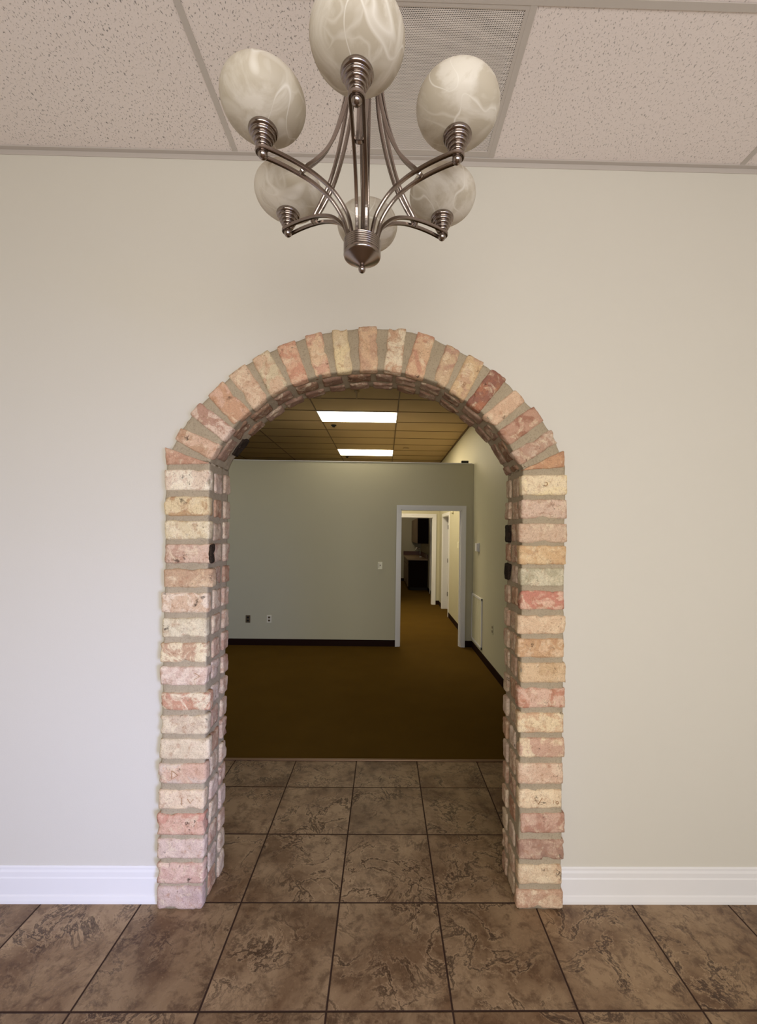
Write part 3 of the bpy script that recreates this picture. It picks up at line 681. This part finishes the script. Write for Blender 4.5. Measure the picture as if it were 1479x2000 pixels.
def loop_bar(curve, ang, w, w1):
    u = Vector((math.cos(ang), math.sin(ang), 0)); t = Vector((-math.sin(ang), math.cos(ang), 0)); C = Vector((CX, CYY, 0))
    c = [C+u*r+Vector((0, 0, z)) for r, z in crom([(r, 0, z) for r, z in curve], 7) for r, z in [(r, z)]] if False else [C+u*p[0]+Vector((0, 0, p[2])) for p in crom([(r, 0, z) for r, z in curve], 7)]
    tang = [(c[min(i+1, len(c)-1)]-c[max(i-1, 0)]).normalized() for i in range(len(c))]
    nn = len(c)-1; wf = lambda i: w*(1-i/nn)+w1*i/nn
    path = [p+t*wf(i) for i, p in enumerate(c)]; ups = [t.cross(g) for g in tang]
    e, g = c[-1], tang[-1]
    for k in range(1, 12): a = PI*k/12; path.append(e+t*(w1*math.cos(a))+g*(w1*math.sin(a))); ups.append(t.cross(g))
    path += [p-t*wf(i) for i, p in reversed(list(enumerate(c)))]; ups += [t.cross(g) for g in reversed(tang)]
    bm = bmesh.new(); sweep(bm, path, sec, ups); return bm
shade_prof = [(0.019, 2.506), (0.036, 2.511), (0.054, 2.5195), (0.0672, 2.531), (0.0740, 2.544), (0.0763, 2.556), (0.0742, 2.568), (0.0695, 2.577), (0.064, 2.583)]
sp_ = [(p[0], p[2]) for p in crom([(r, 0, z) for r, z in shade_prof], 5)]
sp_ = sp_+[(r-0.0035 if z > 2.515 else max(r-0.004, 0.012), z+(0.0035 if z < 2.55 else 0.0)) for r, z in reversed(sp_)]
hold = [(0.0, 2.472), (0.010, 2.472)]
zz = 2.4725
for rr, hh in ((0.0128, 0.0055), (0.0158, 0.0062), (0.0190, 0.0068), (0.0224, 0.0074), (0.0266, 0.0095)):
    for q_ in range(7):
        a_ = PI*q_/6; hold.append((rr-0.0030+0.0030*math.sin(a_), zz+hh*(1-math.cos(a_))/2))
    zz += hh
hold += [(0.018, zz+0.002), (0, zz+0.003)]
hold_ = hold
for k in range(6):
    ang = math.radians(-90+60*k); ux, uy = math.cos(ang), math.sin(ang); px, py = CX+0.2055*ux, CYY+0.2055*uy
    link('arm', loop_bar(ARM, ang, 0.0092, 0.0108), M_metal, ch)
    link('support_arm', loop_bar(SUP, ang, 0.0100, 0.0037), M_metal, ch)
    bm = bmesh.new(); lathe(bm, hold_, px, py, 40); h_ = link('lamp_holder', bm, M_metal, ch, smooth=True)
    bm = bmesh.new(); bmesh.ops.create_uvsphere(bm, u_segments=24, v_segments=16, radius=0.0092, matrix=Matrix.Translation((px, py, 2.4615))); link('ball', bm, M_metal, h_, smooth=True)
    bm = bmesh.new(); lathe(bm, sp_, px, py, 64); link('lamp_shade', bm, M_shade, ch, smooth=True)

# ================================================================== OFFICE FIXTURES
def panel(ya, yb, label):
    e = empty('ceiling_light', (-0.43, (ya+yb)/2, H-0.01), label, 'light', 'lit panels in the office ceiling')
    e['group'] = 'lit panels in the office ceiling'
    x0, x1 = -1.03, 0.168; bm = bmesh.new()
    for a in ((x0-.012, x1+.012, ya-.012, ya), (x0-.012, x1+.012, yb, yb+.012), (x0-.012, x0, ya, yb), (x1, x1+.012, ya, yb)): box(bm, *a, H-0.012, H-0.002)
    link('frame', bm, M_white, e); link('diffuser', B(x0, x1, ya, yb, H-0.008, H-0.002), M_panel, e)
panel(6.445, 7.02, 'long lit ceiling panel nearer to the arch, larger of the two')
panel(9.33, 10.01, 'long lit ceiling panel farther away, just above the partition')

def plate_y(name, x, z, y, mat, label, cat, w=0.072, h=0.116):
    e = empty(name, (x, y, z), label, cat); link('cover_plate', B(x-w/2, x+w/2, y-0.007, y, z-h/2, z+h/2, bev=0.002), mat, e); return e
e = plate_y('light_switch', -0.053, 1.276, PY, M_ivory, 'ivory light switch plate on the partition left of the doorway', 'switch')
link('toggle', B(-0.060, -0.048, PY-0.020, PY-0.006, 1.268, 1.290), M_brownpl, e)
bm = bmesh.new(); box(bm, -0.074, -0.069, PY-0.0085, PY-0.0065, 1.236, 1.316); link('slot', bm, M_brownpl, e)
e = plate_y('wall_outlet', -2.115, 0.413, PY, M_brownpl, 'brown wall outlet low on the partition, nearest the left pier', 'outlet')
for dz in (-0.024, 0.024): link('socket', B(-2.132, -2.098, PY-0.009, PY-0.006, 0.413+dz-0.014, 0.413+dz+0.014), M_dark, e)
e = plate_y('wall_outlet', -1.783, 0.417, PY, plain('pale_plastic', (235, 230, 212), 0.4), 'pale wall outlet low on the partition, right of the brown one', 'outlet')
for dz in (-0.024, 0.024): link('socket', B(-1.800, -1.766, PY-0.009, PY-0.006, 0.417+dz-0.014, 0.417+dz+0.014), M_brownpl, e)
# things on the right wall
e = empty('wall_outlet', (RX, 5.515, 0.565), 'wall-coloured outlet low on the office right wall, near the arch', 'outlet')
link('cover_plate', B(RX-0.006, RX, 5.475, 5.555, 0.505, 0.625, bev=0.0015), M_owall, e)
for dz in (-0.026, 0.026): link('socket', B(RX-0.008, RX-0.005, 5.498, 5.532, 0.565+dz-0.014, 0.565+dz+0.014), M_brownpl, e)
e = empty('thermostat', (RX, 6.38, 1.59), 'white thermostat on the office right wall above the return grille', 'thermostat')
link('backplate', B(RX-0.012, RX, 6.31, 6.45, 1.53, 1.66, bev=0.003), M_white, e)
link('body', B(RX-0.045, RX-0.012, 6.325, 6.435, 1.535, 1.655, bev=0.006), M_white, e)
link('display', B(RX-0.034, RX-0.016, 6.434, 6.437, 1.552, 1.632), M_dark, e)
e = empty('thermostat', (RX, 7.95, 1.588), 'small white thermostat on the hall wall seen just inside the doorway', 'thermostat')
link('body', B(RX-0.038, RX, 7.90, 8.00, 1.53, 1.645, bev=0.006), M_ivory, e)
link('display', B(RX-0.030, RX-0.012, 8.0, 8.003, 1.55, 1.62), M_dark, e)
e = empty('smoke_detector', (RX, 8.77, 2.25), 'small round white detector high on the hall wall', 'detector')
bm = bmesh.new(); lathe(bm, [(0, 0), (0.045, 0), (0.045, 0.02), (0.035, 0.04), (0.0, 0.045)], 0, 0, 24); bmesh.ops.transform(bm, matrix=Matrix.Translation((RX, 8.77, 2.25)) @ Matrix.Rotation(-PI/2, 4, 'Y'), verts=bm.verts)
link('body', bm, M_ivory, e, smooth=True)
e = empty('air_grille', (RX, 6.46, 0.15), 'tall white return air grille low on the office right wall', 'grille')
bm = bmesh.new(); ya, yb, za, zb = 6.09, 6.775, 0.150, 0.868
for a in ((ya, yb, za, za+0.028), (ya, yb, zb-0.028, zb), (ya, ya+0.028, za, zb), (yb-0.028, yb, za, zb)): box(bm, RX-0.016, RX, a[0], a[1], a[2], a[3])
link('frame', bm, M_white, e)
bm = bmesh.new()
for k in range(5):
    y = ya+0.028+(yb-ya-0.056)*(k+1)/6; box(bm, RX-0.010, RX-0.002, y-0.006, y+0.006, za+0.028, zb-0.028)
for k in range(44):
    z = za+0.034+k*0.0149
    vs = [bm.verts.new(p) for p in ((RX-0.012, ya+.028, z), (RX-0.012, yb-.028, z), (RX-0.002, yb-.028, z+0.012), (RX-0.002, ya+.028, z+0.012))]; bm.faces.new(vs)
link('louvres', bm, M_owall, e)
o = link('small_box', B(1.218, 1.330, PY+0.02, PY+0.08, PH+0.010, PH+0.052, bev=0.003), M_black); tag(o, 'small black box lying on top of the partition near its right end', 'box')
# ceiling bits
def disc(name, x, y, r, hgt, mat, label, cat):
    bm = bmesh.new(); lathe(bm, [(0, H-hgt), (r*0.5, H-hgt), (r*0.6, H-hgt*0.45), (r, H-hgt*0.35), (r, H-0.001), (0, H-0.001)], x, y, 24)
    o = link(name, bm, mat, None, smooth=False); tag(o, label, cat)
disc('sprinkler_head', -0.878, 7.285, 0.045, 0.035, M_dark, 'dark sprinkler head in the office ceiling just behind the nearer lit panel', 'sprinkler')
disc('sprinkler_head', -0.905, 10.25, 0.04, 0.03, M_dark, 'dark sprinkler head in the ceiling just behind the farther lit panel', 'sprinkler')
o = link('ceiling_sensor', B(0.38, 0.50, 9.05, 9.19, H-0.03, H-0.007, bev=0.004), M_octile); tag(o, 'small square sensor on the office ceiling right of the farther panel', 'sensor')
for (xa, lab) in ((-0.845, 'faint pale rod hanging from the office ceiling, left one by the arch crown'), (-0.375, 'faint pale rod hanging from the office ceiling, right one by the arch crown')):
    bm = bmesh.new(); lathe(bm, [(0, H-0.10), (0.012, H-0.10), (0.014, H-0.02), (0.03, H-0.016), (0.03, H-0.007), (0, H-0.007)], xa, 5.52, 16)
    o = link('hanging_rod', bm, M_octile, None, smooth=True); tag(o, lab, 'rod', 'pale rods on the office ceiling')

# kitchenette cabinets
e = empty('base_cabinet', (1.09, 15.0, 0), 'dark wood base cabinet in the kitchenette beyond the hall', 'cabinet')
link('body', B(0.79, RX-0.012, 13.62, 16.38, 0.10, 0.955, bev=0.002), M_cab, e)
link('toe_kick', B(0.85, RX-0.012, 13.64, 16.38, 0.006, 0.10), M_dark, e)
for k in range(5):
    y0 = 13.65+k*0.546
    d = link('door', B(0.770, 0.790, y0+0.008, y0+0.538, 0.12, 0.78, bev=0.002), M_cabdoor, e)
    d = link('drawer', B(0.770, 0.790, y0+0.008, y0+0.538, 0.80, 0.94, bev=0.002), M_cabdoor, e)
o = empty('kitchen_counter', (1.09, 15.0, 0.96), 'tan laminate kitchenette counter with a reddish backsplash', 'counter')
link('worktop', B(0.755, RX-0.012, 13.59, 16.38, 0.957, 0.997, bev=0.004), M_counter, o)
bm = bmesh.new(); box(bm, 0.755, RX-0.012, 16.36, 16.385, 0.999, 1.14); box(bm, RX-0.035, RX-0.012, 13.6, 16.36, 0.999, 1.14)
link('backsplash', bm, M_splash, o)
e = empty('faucet', (1.10, 14.6, 0.997), 'tall chrome gooseneck faucet on the kitchenette counter', 'faucet')
bm = bmesh.new(); path = [Vector((1.24, 14.6, 0.998)), Vector((1.24, 14.6, 1.10)), Vector((1.24, 14.6, 1.25))]+[Vector((1.16+0.08*math.cos(a), 14.6, 1.25+0.08*math.sin(a))) for a in [PI*k/8 for k in range(1, 9)]]+[Vector((1.08, 14.6, 1.2))]
cs = [(0.012*math.cos(2*PI*k/10), 0.012*math.sin(2*PI*k/10)) for k in range(10)]
sweep(bm, path, cs, Vector((0, 1, 0))); link('spout', bm, M_chrome, e, smooth=True)
bm = bmesh.new()
lathe(bm, [(0, 0.998), (0.028, 0.998), (0.026, 1.012), (0.016, 1.02), (0, 1.02)], 1.24, 14.6, 20); link('faucet_base', bm, M_chrome, e, smooth=True)
link('handle', B(1.20, 1.28, 14.50, 14.53, 0.998, 1.05, bev=0.005), M_chrome, e)
e = empty('wall_cabinet', (1.24, 15.0, 1.49), 'dark wood wall cabinet hanging above the kitchenette counter', 'cabinet')
link('body', B(1.075, RX-0.002, 13.60, 16.38, 1.49, 2.305, bev=0.002), M_cab, e)
for k in range(5):
    y0 = 13.61+k*0.553
    link('door', B(1.056, 1.075, y0+0.008, y0+0.545, 1.50, 2.295, bev=0.002), M_cabdoor, e)
